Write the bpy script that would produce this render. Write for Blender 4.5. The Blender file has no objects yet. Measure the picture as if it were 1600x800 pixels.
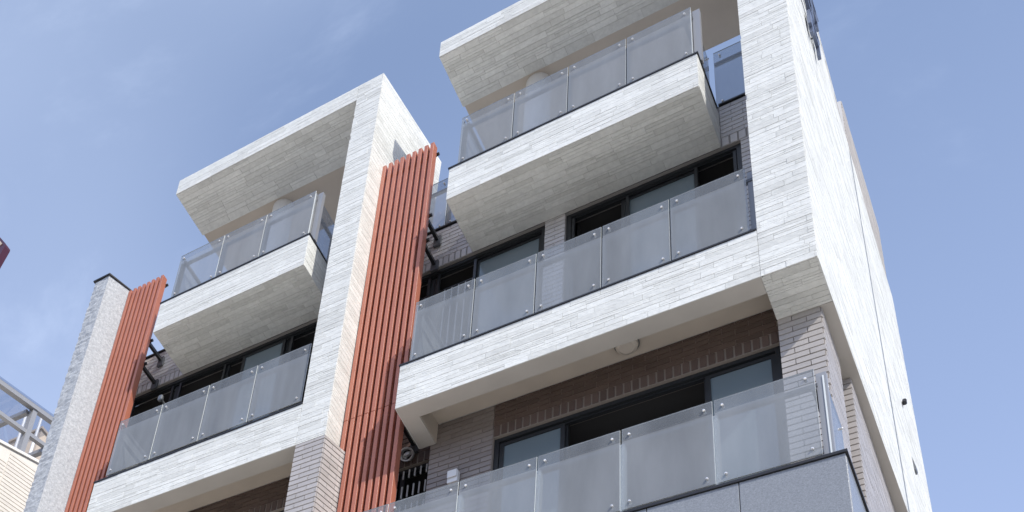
import bpy, math, random
from mathutils import Vector, Matrix
C = bpy.context.scene.collection
scene = bpy.context.scene
rnd = random.Random(7)

# ------------------------------------------------------------------ camera
# axes: X along the facade to the right, Y into the building, Z up.
# The eye stands at the origin, 1.6 m above the street (street at z = -1.6),
# 9 m in front of the facade.
GZ = -1.6
def rodrigues(r):
    v = Vector(r); t = v.length; v.normalize()
    return Matrix.Rotation(t, 3, v)
RC = rodrigues((.869769426, .564497516, -.49549374))      # world -> lens (x right, y down, z forward)
FPX, PX, PY = 2146.463, -89.224, 1221.488                 # in 1600 px units
cam_d = bpy.data.cameras.new('camera'); cam = bpy.data.objects.new('camera', cam_d); C.objects.link(cam)
r0, r1, r2 = Vector(RC[0]), Vector(RC[1]), Vector(RC[2])
cam.matrix_world = Matrix(((r0.x, -r1.x, -r2.x, 0), (r0.y, -r1.y, -r2.y, 0), (r0.z, -r1.z, -r2.z, 0), (0, 0, 0, 1)))
cam_d.sensor_width = 36; cam_d.sensor_fit = 'HORIZONTAL'
cam_d.lens = FPX / 1600 * 36
cam_d.shift_x = (800 - PX) / 1600
cam_d.shift_y = (PY - 400) / 1600
cam_d.clip_start = .1; cam_d.clip_end = 3000
scene.camera = cam

# ------------------------------------------------------------------ light
sun_travel = Vector((-.80, .485, -1.0)).normalized()
sun_d = bpy.data.lights.new('sun', 'SUN'); sun_d.energy = 3.2; sun_d.angle = math.radians(.53); sun_d.color = (1, .95, .87)
sun = bpy.data.objects.new('sun', sun_d); C.objects.link(sun)
sun.rotation_euler = sun_travel.to_track_quat('-Z', 'Y').to_euler()
sun.location = (8, -6, 30)
to_sun = -sun_travel
world = bpy.data.worlds.new('World'); scene.world = world; world.use_nodes = True
wn, wl = world.node_tree.nodes, world.node_tree.links
wn.clear()
w_out = wn.new('ShaderNodeOutputWorld'); w_bg = wn.new('ShaderNodeBackground')
sky = wn.new('ShaderNodeTexSky'); sky.sky_type = 'NISHITA'; sky.sun_disc = False
sky.sun_elevation = math.asin(to_sun.z); sky.sun_rotation = math.atan2(to_sun.x, to_sun.y)
sky.air_density = 1.0; sky.dust_density = 2.0; sky.ozone_density = 1.4; sky.altitude = 50
w_bg.inputs['Strength'].default_value = .15
# pale haze that thickens evenly towards the horizon, and thin high cirrus
tc = wn.new('ShaderNodeTexCoord'); sxyz = wn.new('ShaderNodeSeparateXYZ'); wl.new(tc.outputs['Generated'], sxyz.inputs[0])
hz = wn.new('ShaderNodeMapRange'); hz.inputs[1].default_value = .95; hz.inputs[2].default_value = .45; hz.inputs[3].default_value = .06; hz.inputs[4].default_value = .86
wl.new(sxyz.outputs[2], hz.inputs[0])
veil = wn.new('ShaderNodeMix'); veil.data_type = 'RGBA'; veil.inputs[7].default_value = (2.85, 3.55, 5.5, 1)
wl.new(hz.outputs[0], veil.inputs[0]); wl.new(sky.outputs[0], veil.inputs[6])
mp = wn.new('ShaderNodeMapping'); mp.inputs['Scale'].default_value = (2.2, 3.4, 3.0)
mp.inputs['Rotation'].default_value = (.2, .5, .9); mp.inputs['Location'].default_value = (3.03, 1.8, 23.91)
n1 = wn.new('ShaderNodeTexNoise'); n1.inputs['Scale'].default_value = 1.7; n1.inputs['Detail'].default_value = 9; n1.inputs['Roughness'].default_value = .62; n1.inputs['Distortion'].default_value = .25
cr = wn.new('ShaderNodeValToRGB'); cr.color_ramp.interpolation = 'EASE'; cr.color_ramp.elements[0].position = .50; cr.color_ramp.elements[1].position = .84
cr.color_ramp.elements[0].color = (0, 0, 0, 1); cr.color_ramp.elements[1].color = (.45, .45, .45, 1)
cm = wn.new('ShaderNodeMix'); cm.data_type = 'RGBA'; cm.inputs[7].default_value = (4.3, 5.0, 6.4, 1)
wl.new(tc.outputs['Generated'], mp.inputs['Vector']); wl.new(mp.outputs[0], n1.inputs['Vector']); wl.new(n1.outputs[0], cr.inputs[0])
n2 = wn.new('ShaderNodeTexNoise'); n2.inputs['Scale'].default_value = .55; n2.inputs['Detail'].default_value = 2; wl.new(mp.outputs[0], n2.inputs['Vector'])
br = wn.new('ShaderNodeMapRange'); br.interpolation_type = 'SMOOTHSTEP'; br.inputs[1].default_value = .45; br.inputs[2].default_value = .66; br.inputs[3].default_value = .0; br.inputs[4].default_value = .34
wl.new(n2.outputs[0], br.inputs[0])
sm = wn.new('ShaderNodeMath'); sm.operation = 'ADD'; sm.use_clamp = True; wl.new(cr.outputs[0], sm.inputs[0]); wl.new(br.outputs[0], sm.inputs[1])
wl.new(veil.outputs[2], cm.inputs[6]); wl.new(sm.outputs[0], cm.inputs[0])
wl.new(cm.outputs[2], w_bg.inputs['Color']); wl.new(w_bg.outputs[0], w_out.inputs[0])
vs = scene.view_settings
vs.view_transform = 'Standard'; vs.look = 'None'; vs.gamma = 1; vs.exposure = .5
scene.cycles.max_bounces = 8; scene.cycles.transparent_max_bounces = 16
scene.cycles.diffuse_bounces = 4; scene.cycles.caustics_reflective = False; scene.cycles.caustics_refractive = False

# ------------------------------------------------------------------ materials
def new_mat(name):
    m = bpy.data.materials.new(name); m.use_nodes = True
    nt = m.node_tree; b = nt.nodes['Principled BSDF']
    return m, nt, b
def simple(name, col, rough=.5, metal=0.0, spec=.5, noise=0.0, nscale=8, bump=0.0, bscale=60):
    m, nt, b = new_mat(name)
    b.inputs['Base Color'].default_value = (*col, 1); b.inputs['Roughness'].default_value = rough
    b.inputs['Metallic'].default_value = metal; b.inputs['Specular IOR Level'].default_value = spec
    N, L = nt.nodes, nt.links
    if noise or bump:
        g = N.new('ShaderNodeNewGeometry')
    if noise:
        t = N.new('ShaderNodeTexNoise'); t.inputs['Scale'].default_value = nscale; t.inputs['Detail'].default_value = 5
        L.new(g.outputs['Position'], t.inputs['Vector'])
        mr = N.new('ShaderNodeMapRange'); mr.inputs[1].default_value = .3; mr.inputs[2].default_value = .7
        mr.inputs[3].default_value = 1 - noise; mr.inputs[4].default_value = 1 + noise
        L.new(t.outputs[0], mr.inputs[0])
        v = N.new('ShaderNodeVectorMath'); v.operation = 'SCALE'; v.inputs[0].default_value = col
        L.new(mr.outputs[0], v.inputs['Scale']); L.new(v.outputs[0], b.inputs['Base Color'])
    if bump:
        t2 = N.new('ShaderNodeTexNoise'); t2.inputs['Scale'].default_value = bscale; t2.inputs['Detail'].default_value = 4
        L.new(g.outputs['Position'], t2.inputs['Vector'])
        bp = N.new('ShaderNodeBump'); bp.inputs['Strength'].default_value = bump; bp.inputs['Distance'].default_value = .01
        L.new(t2.outputs[0], bp.inputs['Height']); L.new(bp.outputs[0], b.inputs['Normal'])
    return m
def tile_mat(name, ca, cb, rough, var, vein=.0, vein_scale=(6, 6, 30), bump=.25, spec=.5, stain=.06):
    """tile glaze: every piece its own tone (random per island and per object), fine veins, faint weathering"""
    m, nt, b = new_mat(name); N, L = nt.nodes, nt.links
    g = N.new('ShaderNodeNewGeometry'); oi = N.new('ShaderNodeObjectInfo')
    ad = N.new('ShaderNodeMath'); ad.operation = 'ADD'; L.new(g.outputs['Random Per Island'], ad.inputs[0]); L.new(oi.outputs['Random'], ad.inputs[1])
    fr = N.new('ShaderNodeMath'); fr.operation = 'FRACT'; L.new(ad.outputs[0], fr.inputs[0])
    mx = N.new('ShaderNodeMix'); mx.data_type = 'RGBA'; mx.inputs[6].default_value = (*ca, 1); mx.inputs[7].default_value = (*cb, 1)
    pw = N.new('ShaderNodeMath'); pw.operation = 'POWER'; pw.inputs[1].default_value = 1.6; L.new(fr.outputs[0], pw.inputs[0])
    ml = N.new('ShaderNodeMath'); ml.operation = 'MULTIPLY'; ml.inputs[1].default_value = var; L.new(pw.outputs[0], ml.inputs[0])
    L.new(ml.outputs[0], mx.inputs[0])
    mp = N.new('ShaderNodeMapping'); mp.inputs['Scale'].default_value = vein_scale
    # shift the vein pattern by the piece's own random number
    cmb = N.new('ShaderNodeCombineXYZ'); sc = N.new('ShaderNodeMath'); sc.operation = 'MULTIPLY'; sc.inputs[1].default_value = 37
    L.new(fr.outputs[0], sc.inputs[0]); L.new(sc.outputs[0], cmb.inputs[0]); L.new(sc.outputs[0], cmb.inputs[1])
    L.new(cmb.outputs[0], mp.inputs['Location']); L.new(g.outputs['Position'], mp.inputs['Vector'])
    t = N.new('ShaderNodeTexNoise'); t.inputs['Scale'].default_value = 1; t.inputs['Detail'].default_value = 6; t.inputs['Roughness'].default_value = .65
    L.new(mp.outputs[0], t.inputs['Vector'])
    mr = N.new('ShaderNodeMapRange'); mr.inputs[1].default_value = .35; mr.inputs[2].default_value = .75; mr.inputs[3].default_value = 1; mr.inputs[4].default_value = 1 - vein
    L.new(t.outputs[0], mr.inputs[0])
    t3 = N.new('ShaderNodeTexNoise'); t3.inputs['Scale'].default_value = 1.0; t3.inputs['Detail'].default_value = 5; m3 = N.new('ShaderNodeMapping'); m3.inputs['Scale'].default_value = (5, 5, .55); L.new(g.outputs['Position'], m3.inputs['Vector']); L.new(m3.outputs[0], t3.inputs['Vector'])
    mr3 = N.new('ShaderNodeMapRange'); mr3.inputs[1].default_value = .3; mr3.inputs[2].default_value = .7; mr3.inputs[3].default_value = 1 + stain * .3; mr3.inputs[4].default_value = 1 - stain
    L.new(t3.outputs[0], mr3.inputs[0])
    mm = N.new('ShaderNodeMath'); mm.operation = 'MULTIPLY'; L.new(mr.outputs[0], mm.inputs[0]); L.new(mr3.outputs[0], mm.inputs[1])
    v = N.new('ShaderNodeVectorMath'); v.operation = 'SCALE'; L.new(mx.outputs[2], v.inputs[0]); L.new(mm.outputs[0], v.inputs['Scale'])
    L.new(v.outputs[0], b.inputs['Base Color'])
    b.inputs['Roughness'].default_value = rough; b.inputs['Specular IOR Level'].default_value = spec
    bp = N.new('ShaderNodeBump'); bp.inputs['Strength'].default_value = bump; bp.inputs['Distance'].default_value = .006
    L.new(t.outputs[0], bp.inputs['Height']); L.new(bp.outputs[0], b.inputs['Normal'])
    return m
M = {}
M['white_tile'] = tile_mat('white_stone_strip', (.82, .835, .80), (.665, .675, .64), .6, .9, vein=.19, vein_scale=(17, 17, 34), bump=1.0)
M['grout'] = simple('pale_grout', (.60, .59, .57), .9)
M['brown_tile'] = tile_mat('brown_glazed_tile', (.475, .45, .435), (.40, .378, .362), .38, .9, vein=.10, vein_scale=(9, 9, 30), bump=.15, spec=.6)
M['brown_grout'] = simple('taupe_grout', (.21, .19, .175), .95)
M['mid_grout'] = simple('grey_grout', (.30, .285, .27), .95)
M['light_grout'] = simple('beige_grout', (.30, .26, .225), .95)
M['pier_tile'] = tile_mat('half_shaded_brown_tile', (.30, .265, .245), (.24, .21, .195), .36, .9, vein=.10, vein_scale=(9, 9, 30), bump=.15)  # same brown tile, partly darkened in colour for the shade on the pier
M['grey_tile'] = tile_mat('grey_taupe_tile', (.60, .58, .565), (.50, .48, .465), .36, .9, vein=.10, vein_scale=(9, 9, 30), bump=.15)
M['shaded_tile'] = tile_mat('shaded_brown_tile', (.150, .106, .088), (.112, .079, .066), .36, .9, vein=.10, vein_scale=(9, 9, 30), bump=.15, spec=.5)  # brown tile again, with the recess shade put into its colour
M['cream_tile'] = tile_mat('cream_tile', (.72, .68, .61), (.66, .62, .56), .6, .8, vein=.06)
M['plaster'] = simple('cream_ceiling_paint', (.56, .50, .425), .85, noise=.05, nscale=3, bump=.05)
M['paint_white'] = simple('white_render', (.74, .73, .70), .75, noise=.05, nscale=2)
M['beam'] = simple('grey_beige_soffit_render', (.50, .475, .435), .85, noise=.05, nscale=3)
M['black_metal'] = simple('black_metal', (.018, .018, .02), .4, .0, .5)
M['frame'] = simple('charcoal_window_frame', (.03, .033, .036), .38, .2, .5)
M['frame_grey'] = simple('grey_aluminium', (.18, .19, .20), .38, .6)
M['post'] = simple('grey_post_paint', (.13, .135, .145), .4, .4)
M['end_post'] = simple('light_grey_post_paint', (.30, .31, .33), .4, .2)
M['bolt'] = simple('polished_steel', (.86, .86, .86), .18, .55, .8)
M['interior'] = simple('dim_room_plaster', (.05, .05, .05), .9)  # shade of the rooms is put into this near-black colour
M['slat'] = simple('terracotta_powder_coat', (.43, .150, .095), .42, 0, .5, noise=.06, nscale=5, bump=.03, bscale=150)
M['granite_dark'] = None
M['red'] = simple('maroon_enamel', (.06, .006, .018), .3)
M['sign_metal'] = simple('blue_grey_sign_metal', (.16, .19, .27), .35, .5)
M['chrome'] = simple('stainless_steel', (.8, .8, .8), .3, .6)
M['lamp'] = simple('opal_lamp_cover', (.62, .57, .50), .4)
M['pergola'] = simple('pergola_steel', (.36, .36, .36), .45, .3)
M['beige'] = simple('beige_render', (.52, .44, .36), .85, noise=.06, nscale=1.5)
M['white_pipe'] = simple('white_pipe', (.75, .75, .74), .4)
M['tan_tile'] = tile_mat('tan_grey_tile', (.50, .47, .43), (.40, .37, .34), .6, .9, vein=.08)
M['asphalt'] = simple('asphalt', (.12, .118, .112), .9, noise=.15, nscale=30, bump=.4, bscale=200)
M['pavement'] = simple('pale_concrete', (.74, .70, .63), .9, noise=.1, nscale=2, bump=.2, bscale=90)
M['ground'] = simple('ground_concrete', (.24, .228, .21), .95, noise=.1, nscale=1)
def granite(name, ca, cb, cc, scale, rough, bump):
    m, nt, b = new_mat(name); N, L = nt.nodes, nt.links
    g = N.new('ShaderNodeNewGeometry')
    v = N.new('ShaderNodeTexVoronoi'); v.inputs['Scale'].default_value = scale; L.new(g.outputs['Position'], v.inputs['Vector'])
    t = N.new('ShaderNodeTexNoise'); t.inputs['Scale'].default_value = scale * .35; t.inputs['Detail'].default_value = 6; t.inputs['Roughness'].default_value = .7; L.new(g.outputs['Position'], t.inputs['Vector'])
    cr = N.new('ShaderNodeValToRGB'); e = cr.color_ramp.elements; e[0].position = .3; e[0].color = (*cb, 1); e[1].position = .72; e[1].color = (*cc, 1)
    x = cr.color_ramp.elements.new(.5); x.color = (*ca, 1)
    L.new(t.outputs[0], cr.inputs[0])
    bw = N.new('ShaderNodeSeparateColor'); L.new(v.outputs['Color'], bw.inputs[0])
    mr = N.new('ShaderNodeMapRange'); mr.inputs[3].default_value = .86; mr.inputs[4].default_value = 1.12; L.new(bw.outputs[0], mr.inputs[0])
    sc = N.new('ShaderNodeVectorMath'); sc.operation = 'SCALE'; L.new(cr.outputs[0], sc.inputs[0]); L.new(mr.outputs[0], sc.inputs['Scale'])
    L.new(sc.outputs[0], b.inputs['Base Color']); b.inputs['Roughness'].default_value = rough
    bp = N.new('ShaderNodeBump'); bp.inputs['Strength'].default_value = bump; bp.inputs['Distance'].default_value = .02
    L.new(t.outputs[0], bp.inputs['Height']); L.new(bp.outputs[0], b.inputs['Normal'])
    return m
M['granite_dark'] = granite('grey_polished_granite', (.235, .252, .275), (.19, .205, .225), (.285, .305, .33), 190, .25, .02)
M['granite_rough'] = granite('rough_pale_granite', (.41, .435, .46), (.31, .33, .36), (.52, .545, .57), 60, .7, .45)
def pane_mat(name, col, rough, spec=.5, metal=0):
    m = simple(name, col, rough, metal, spec); return m
M['pane'] = pane_mat('tinted_window_glass', (.05, .07, .08), .06, .9)
M['pane_light'] = pane_mat('curtained_window_glass', (.16, .205, .225), .12, .8)
def two_sided_fresnel(N, L, ior):
    g = N.new('ShaderNodeNewGeometry'); k = N.new('ShaderNodeMapRange'); k.inputs[3].default_value = ior; k.inputs[4].default_value = 1 / ior
    L.new(g.outputs['Backfacing'], k.inputs[0]); f = N.new('ShaderNodeFresnel'); L.new(k.outputs[0], f.inputs['IOR'])
    return f
def rail_glass():
    """laminated grey glass with a milky interlayer; a clearer strip above the handrail"""
    m, nt, b = new_mat('grey_laminated_glass'); N, L = nt.nodes, nt.links
    N.remove(b); out = N['Material Output']
    tr = N.new('ShaderNodeBsdfTransparent'); tr.inputs[0].default_value = (.60, .64, .69, 1)
    df = N.new('ShaderNodeBsdfDiffuse'); df.inputs[0].default_value = (.42, .445, .46, 1)
    gl = N.new('ShaderNodeBsdfGlossy'); gl.inputs['Roughness'].default_value = .04
    tx = N.new('ShaderNodeTexCoord'); sp = N.new('ShaderNodeSeparateXYZ'); L.new(tx.outputs['Object'], sp.inputs[0])
    gr = N.new('ShaderNodeMath'); gr.operation = 'GREATER_THAN'; gr.inputs[1].default_value = .84; L.new(sp.outputs[2], gr.inputs[0])
    mr = N.new('ShaderNodeMapRange'); mr.inputs[3].default_value = .45; mr.inputs[4].default_value = .30; L.new(gr.outputs[0], mr.inputs[0])
    ns = N.new('ShaderNodeTexNoise'); ns.inputs['Scale'].default_value = 1.2; ns.inputs['Detail'].default_value = 5; ge = N.new('ShaderNodeNewGeometry'); gm = N.new('ShaderNodeMapping'); gm.inputs['Scale'].default_value = (3.5, 3.5, .7); L.new(ge.outputs['Position'], gm.inputs['Vector']); L.new(gm.outputs[0], ns.inputs['Vector'])
    md = N.new('ShaderNodeMapRange'); md.inputs[1].default_value = .3; md.inputs[2].default_value = .7; md.inputs[3].default_value = -.06; md.inputs[4].default_value = .07; L.new(ns.outputs[0], md.inputs[0])
    ad = N.new('ShaderNodeMath'); ad.operation = 'ADD'; L.new(mr.outputs[0], ad.inputs[0]); L.new(md.outputs[0], ad.inputs[1])
    m1 = N.new('ShaderNodeMixShader'); L.new(ad.outputs[0], m1.inputs[0]); L.new(tr.outputs[0], m1.inputs[1]); L.new(df.outputs[0], m1.inputs[2])
    fr = two_sided_fresnel(N, L, 1.5)
    m2 = N.new('ShaderNodeMixShader'); L.new(fr.outputs[0], m2.inputs[0]); L.new(m1.outputs[0], m2.inputs[1]); L.new(gl.outputs[0], m2.inputs[2])
    L.new(m2.outputs[0], out.inputs[0])
    return m
M['glass'] = rail_glass()
M['glass_edge'] = simple('ground_glass_edge', (.70, .74, .74), .35)
def clear_glass():
    m, nt, b = new_mat('pergola_glass'); N, L = nt.nodes, nt.links
    N.remove(b); out = N['Material Output']
    tr = N.new('ShaderNodeBsdfTransparent'); tr.inputs[0].default_value = (.80, .82, .86, 1)
    gl = N.new('ShaderNodeBsdfGlossy'); gl.inputs['Roughness'].default_value = .05
    fr = two_sided_fresnel(N, L, 1.45)
    m2 = N.new('ShaderNodeMixShader'); L.new(fr.outputs[0], m2.inputs[0]); L.new(tr.outputs[0], m2.inputs[1]); L.new(gl.outputs[0], m2.inputs[2]); L.new(m2.outputs[0], out.inputs[0])
    return m
M['clear'] = clear_glass()

# ------------------------------------------------------------------ mesh helpers
def tag(o, label=None, cat=None, group=None, kind=None):
    if label: o['label'] = label
    if cat: o['category'] = cat
    if group: o['group'] = group
    if kind: o['kind'] = kind
    return o
def thing(name, loc, label, cat, group=None):
    o = bpy.data.objects.new(name, None); C.objects.link(o); o.location = loc; o.empty_display_size = .3
    return tag(o, label, cat, group)
WLOC = {}
def world_loc(o):
    p = Vector((0, 0, 0))
    while o: p += o.location; o = o.parent
    return p
class MB:
    def __init__(s): s.v = []; s.f = []; s.mi = []
    def quad(s, pts, mi=0):
        n = len(s.v); s.v += [Vector(p) for p in pts]; s.f.append(tuple(range(n, n + len(pts)))); s.mi.append(mi)
    def box(s, x0, x1, y0, y1, z0, z1, mi=0, warp=None):
        n = len(s.v)
        P = [Vector((x, y, z)) for z in (z0, z1) for y in (y0, y1) for x in (x0, x1)]
        if warp: P = [warp(p) for p in P]
        s.v += P
        for f in ((0, 2, 3, 1), (4, 5, 7, 6), (0, 1, 5, 4), (2, 6, 7, 3), (0, 4, 6, 2), (1, 3, 7, 5)):
            s.f.append(tuple(n + i for i in f)); s.mi.append(mi)
        return s
    def prism(s, poly, a0, a1, axis='x', mi=0, warp=None):
        """polygon in the two other axes, extruded along axis"""
        def P(a, q):
            p = {'x': (a, q[0], q[1]), 'y': (q[0], a, q[1]), 'z': (q[0], q[1], a)}[axis]
            p = Vector(p); return warp(p) if warp else p
        n = len(s.v); k = len(poly)
        s.v += [P(a0, q) for q in poly] + [P(a1, q) for q in poly]
        s.f.append(tuple(n + i for i in range(k))); s.mi.append(mi)
        s.f.append(tuple(n + k + i for i in reversed(range(k)))); s.mi.append(mi)
        for i in range(k):
            j = (i + 1) % k
            s.f.append((n + i, n + j, n + k + j, n + k + i)[::-1]); s.mi.append(mi)
        return s
    def tube(s, p0, p1, r0, r1=None, seg=10, mi=0, cap=True):
        r1 = r0 if r1 is None else r1
        p0, p1 = Vector(p0), Vector(p1); d = (p1 - p0).normalized()
        a = d.orthogonal().normalized(); b = d.cross(a)
        n = len(s.v)
        for p, r in ((p0, r0), (p1, r1)):
            for i in range(seg):
                t = 2 * math.pi * i / seg; s.v.append(p + r * (math.cos(t) * a + math.sin(t) * b))
        for i in range(seg):
            j = (i + 1) % seg; s.f.append((n + i, n + j, n + seg + j, n + seg + i)); s.mi.append(mi)
        if cap:
            s.f.append(tuple(n + i for i in reversed(range(seg)))); s.mi.append(mi)
            s.f.append(tuple(n + seg + i for i in range(seg))); s.mi.append(mi)
        return s
    def build(s, name, mat, parent=None, loc=None, label=None, kind=None, smooth=False, bevel=0):
        """verts are given in scene coordinates; the origin goes to loc (default: middle of the bottom)"""
        if loc is None:
            xs = [v.x for v in s.v]; ys = [v.y for v in s.v]; zs = [v.z for v in s.v]
            loc = Vector(((min(xs) + max(xs)) / 2, (min(ys) + max(ys)) / 2, min(zs)))
        loc = Vector(loc)
        me = bpy.data.meshes.new(name); me.from_pydata([v - loc for v in s.v], [], s.f)
        for m in (mat if isinstance(mat, (list, tuple)) else [mat]): me.materials.append(m)
        me.polygons.foreach_set('material_index', s.mi)
        if smooth: me.polygons.foreach_set('use_smooth', [True] * len(s.f))
        me.update()
        o = bpy.data.objects.new(name, me); C.objects.link(o)
        if parent: o.parent = parent; o.location = loc - world_loc(parent)
        else: o.location = loc
        if bevel:
            bv = o.modifiers.new('bevel', 'BEVEL'); bv.width = bevel; bv.segments = 2; bv.limit_method = 'ANGLE'
        if label: o['label'] = label
        if kind: o['kind'] = kind
        return o

# ------------------------------------------------------------------ tiles
def px(p):
    c = RC @ Vector(p)
    if c.z < .05: return None
    return (FPX * c.x / c.z + PX) * .64, (FPX * c.y / c.z + PY) * .64
def quad_area(ps):
    q = [px(p) for p in ps]
    if any(a is None for a in q): return 0
    cx = sum(a[0] for a in q) / 4; cy = sum(a[1] for a in q) / 4
    if not (-4 < cx < 1028 and -4 < cy < 516): return 0
    return .5 * abs(sum(q[i][0] * q[(i + 1) % 4][1] - q[(i + 1) % 4][0] * q[i][1] for i in range(4)))
TILES = {}      # thing -> list of tiles
T0 = .006       # depth of tile body below the nominal face
def add_tile(th, parent, name, mat, base, top, boost=1.0):
    TILES.setdefault(th.name, []).append((quad_area(top) * boost, parent, name, mat, base, top))
def surface(th, parent, o, U, V, N, w, h, style, mat, name, warp=None, top=None, boost=1.0, jit=1.0, t0=None):
    """lay courses of tiles on the rectangle o + u*U + v*V, facing N"""
    o, U, V, N = Vector(o), Vector(U), Vector(V), Vector(N)
    t0 = t0 or (.011 if style in ('brick', 'soldier') else T0)
    def tile(u0, u1, v0, v1, hgt, be):
        if top:
            lim = min(top(u0), top(u1))
            if v0 > lim - .02: return
            v1 = min(v1, lim)
        if u1 - u0 < .012 or v1 - v0 < .012: return
        W = warp or (lambda p: p)
        base = [W(o + u * U + v * V - N * t0) for u, v in ((u0, v0), (u1, v0), (u1, v1), (u0, v1))]
        tp = [W(o + u * U + v * V + N * hgt) for u, v in ((u0 + be, v0 + be), (u1 - be, v0 + be), (u1 - be, v1 - be), (u0 + be, v1 - be))]
        add_tile(th, parent, name, mat, base, tp, boost)
    v = 0.0
    if style == 'strip':                    # ledger stone: thin long strips with tight ends, uneven faces
        while v < h - .01:
            ch = rnd.choice((.062, .074, .086, .086)) if h - v > .14 else h - v
            u = -rnd.uniform(0, .5)
            prev = 0
            while u < w:
                L = rnd.choice((.18, .26, .36, .48, .62)) * rnd.uniform(.85, 1.15)
                u0, u1 = max(u, 0), min(u + L, w)
                if u1 > u0 + .01:
                    hh = rnd.choice((0, .0008, .0016, .0026)) * jit
                    if rnd.random() < .38:
                        c = ch * rnd.choice((.36, .5, .62))
                        tile(u0 + .0004, u1 - .0004, v + .002, v + c - .0014, hh, .001)
                        tile(u0 + .0004, u1 - .0004, v + c + .0014, v + ch - .002, rnd.choice((0, .0008, .002)) * jit, .001)
                    else:
                        tile(u0 + .0004, u1 - .0004, v + .002, v + ch - .002, hh, .001)
                u += L
            v += ch
    elif style == 'brick':                  # long glazed tile, open horizontal joints
        row = 0; ph, jl = .0755, .0125
        while v < h - .012:
            ch = min(ph - jl, h - v - .002)
            u = -.1135 * (row % 2)
            while u < w:
                u0, u1 = max(u, 0), min(u + .227, w)
                tile(u0 + .002, u1 - .002, v, v + ch, rnd.uniform(-.0006, .001), .0015)
                u += .227
            v += ph; row += 1
    elif style == 'soldier':
        n = max(1, round(w / .0755)); pt = w / n
        for i in range(n):
            tile(i * pt + .008, (i + 1) * pt - .008, .004, h - .006, rnd.uniform(-.0006, .001), .0015)
def flush_tiles(th, limits):
    lst = TILES.get(th.name, []); lst.sort(key=lambda t: -t[0])
    used = {}; rest = {}
    for a, parent, name, mat, base, topq in lst:
        k = used.get(name, 0)
        if k < limits.get(name, 300) and a > 14:
            used[name] = k + 1
            m = MB(); n = 0
            m.v = list(base) + list(topq)
            m.f = [(4, 5, 6, 7), (0, 1, 5, 4), (1, 2, 6, 5), (2, 3, 7, 6), (3, 0, 4, 7)]; m.mi = [0] * 5
            c = sum(topq, Vector()) / 4
            m.build(name, mat, parent, loc=c)
        else:
            rest.setdefault((parent.name, name, mat.name), [parent, mat, []])[2].append((base, topq))
    for (pn, name, mn), (parent, mat, L) in rest.items():
        m = MB()
        for base, tp in L:
            n = len(m.v); m.v += list(base) + list(tp)
            m.f += [tuple(n + i for i in f) for f in ((4, 5, 6, 7), (0, 1, 5, 4), (1, 2, 6, 5), (2, 3, 7, 6), (3, 0, 4, 7))]
            m.mi += [0] * 5
        m.build(name + '_courses', mat, parent, kind='stuff')

X_, Y_, Z_ = Vector((1, 0, 0)), Vector((0, 1, 0)), Vector((0, 0, 1))
def front(th, par, x0, x1, y, z0, z1, style, mat, name, **k):
    surface(th, par, (x0, y, z0), X_, Z_, -Y_, x1 - x0, z1 - z0, style, mat, name, **k)
def under(th, par, x0, x1, y0, y1, z, style, mat, name, **k):
    surface(th, par, (x0, y0, z), X_, Y_, -Z_, x1 - x0, y1 - y0, style, mat, name, **k)
def right(th, par, x, y0, y1, z0, z1, style, mat, name, **k):
    surface(th, par, (x, y0, z0), Y_, Z_, X_, y1 - y0, z1 - z0, style, mat, name, **k)
def left(th, par, x, y0, y1, z0, z1, style, mat, name, **k):
    surface(th, par, (x, y0, z0), Y_, Z_, -X_, y1 - y0, z1 - z0, style, mat, name, **k)
WT, BT, ST = M['white_tile'], M['brown_tile'], M['shaded_tile']
G = .0045        # tiled faces: body stands this far behind the tile face
def sbody(m, x0, x1, y0, y1, z0, z1, warp=None):
    """body of a tiled member, shrunk behind its tile faces"""
    return m.box(x0 + G, x1 - G, y0 + G, y1 - G, z0 + G, z1 - G, warp=warp)

# ------------------------------------------------------------------ the setting
g = MB(); g.quad([(-900, -900, GZ - .01), (900, -900, GZ - .01), (900, 900, GZ - .01), (-900, 900, GZ - .01)]); tag(g.build('ground', M['ground']), kind='structure')
p = MB(); p.box(-60, 60, -1.5, 8.2, GZ - .009, GZ + .12); tag(p.build('pavement', M['pavement']), kind='structure')
p = MB(); p.quad([(-60, -9.5, GZ - .005), (60, -9.5, GZ - .005), (60, -1.51, GZ - .005), (-60, -1.51, GZ - .005)]); tag(p.build('road', M['asphalt']), kind='structure')

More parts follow.
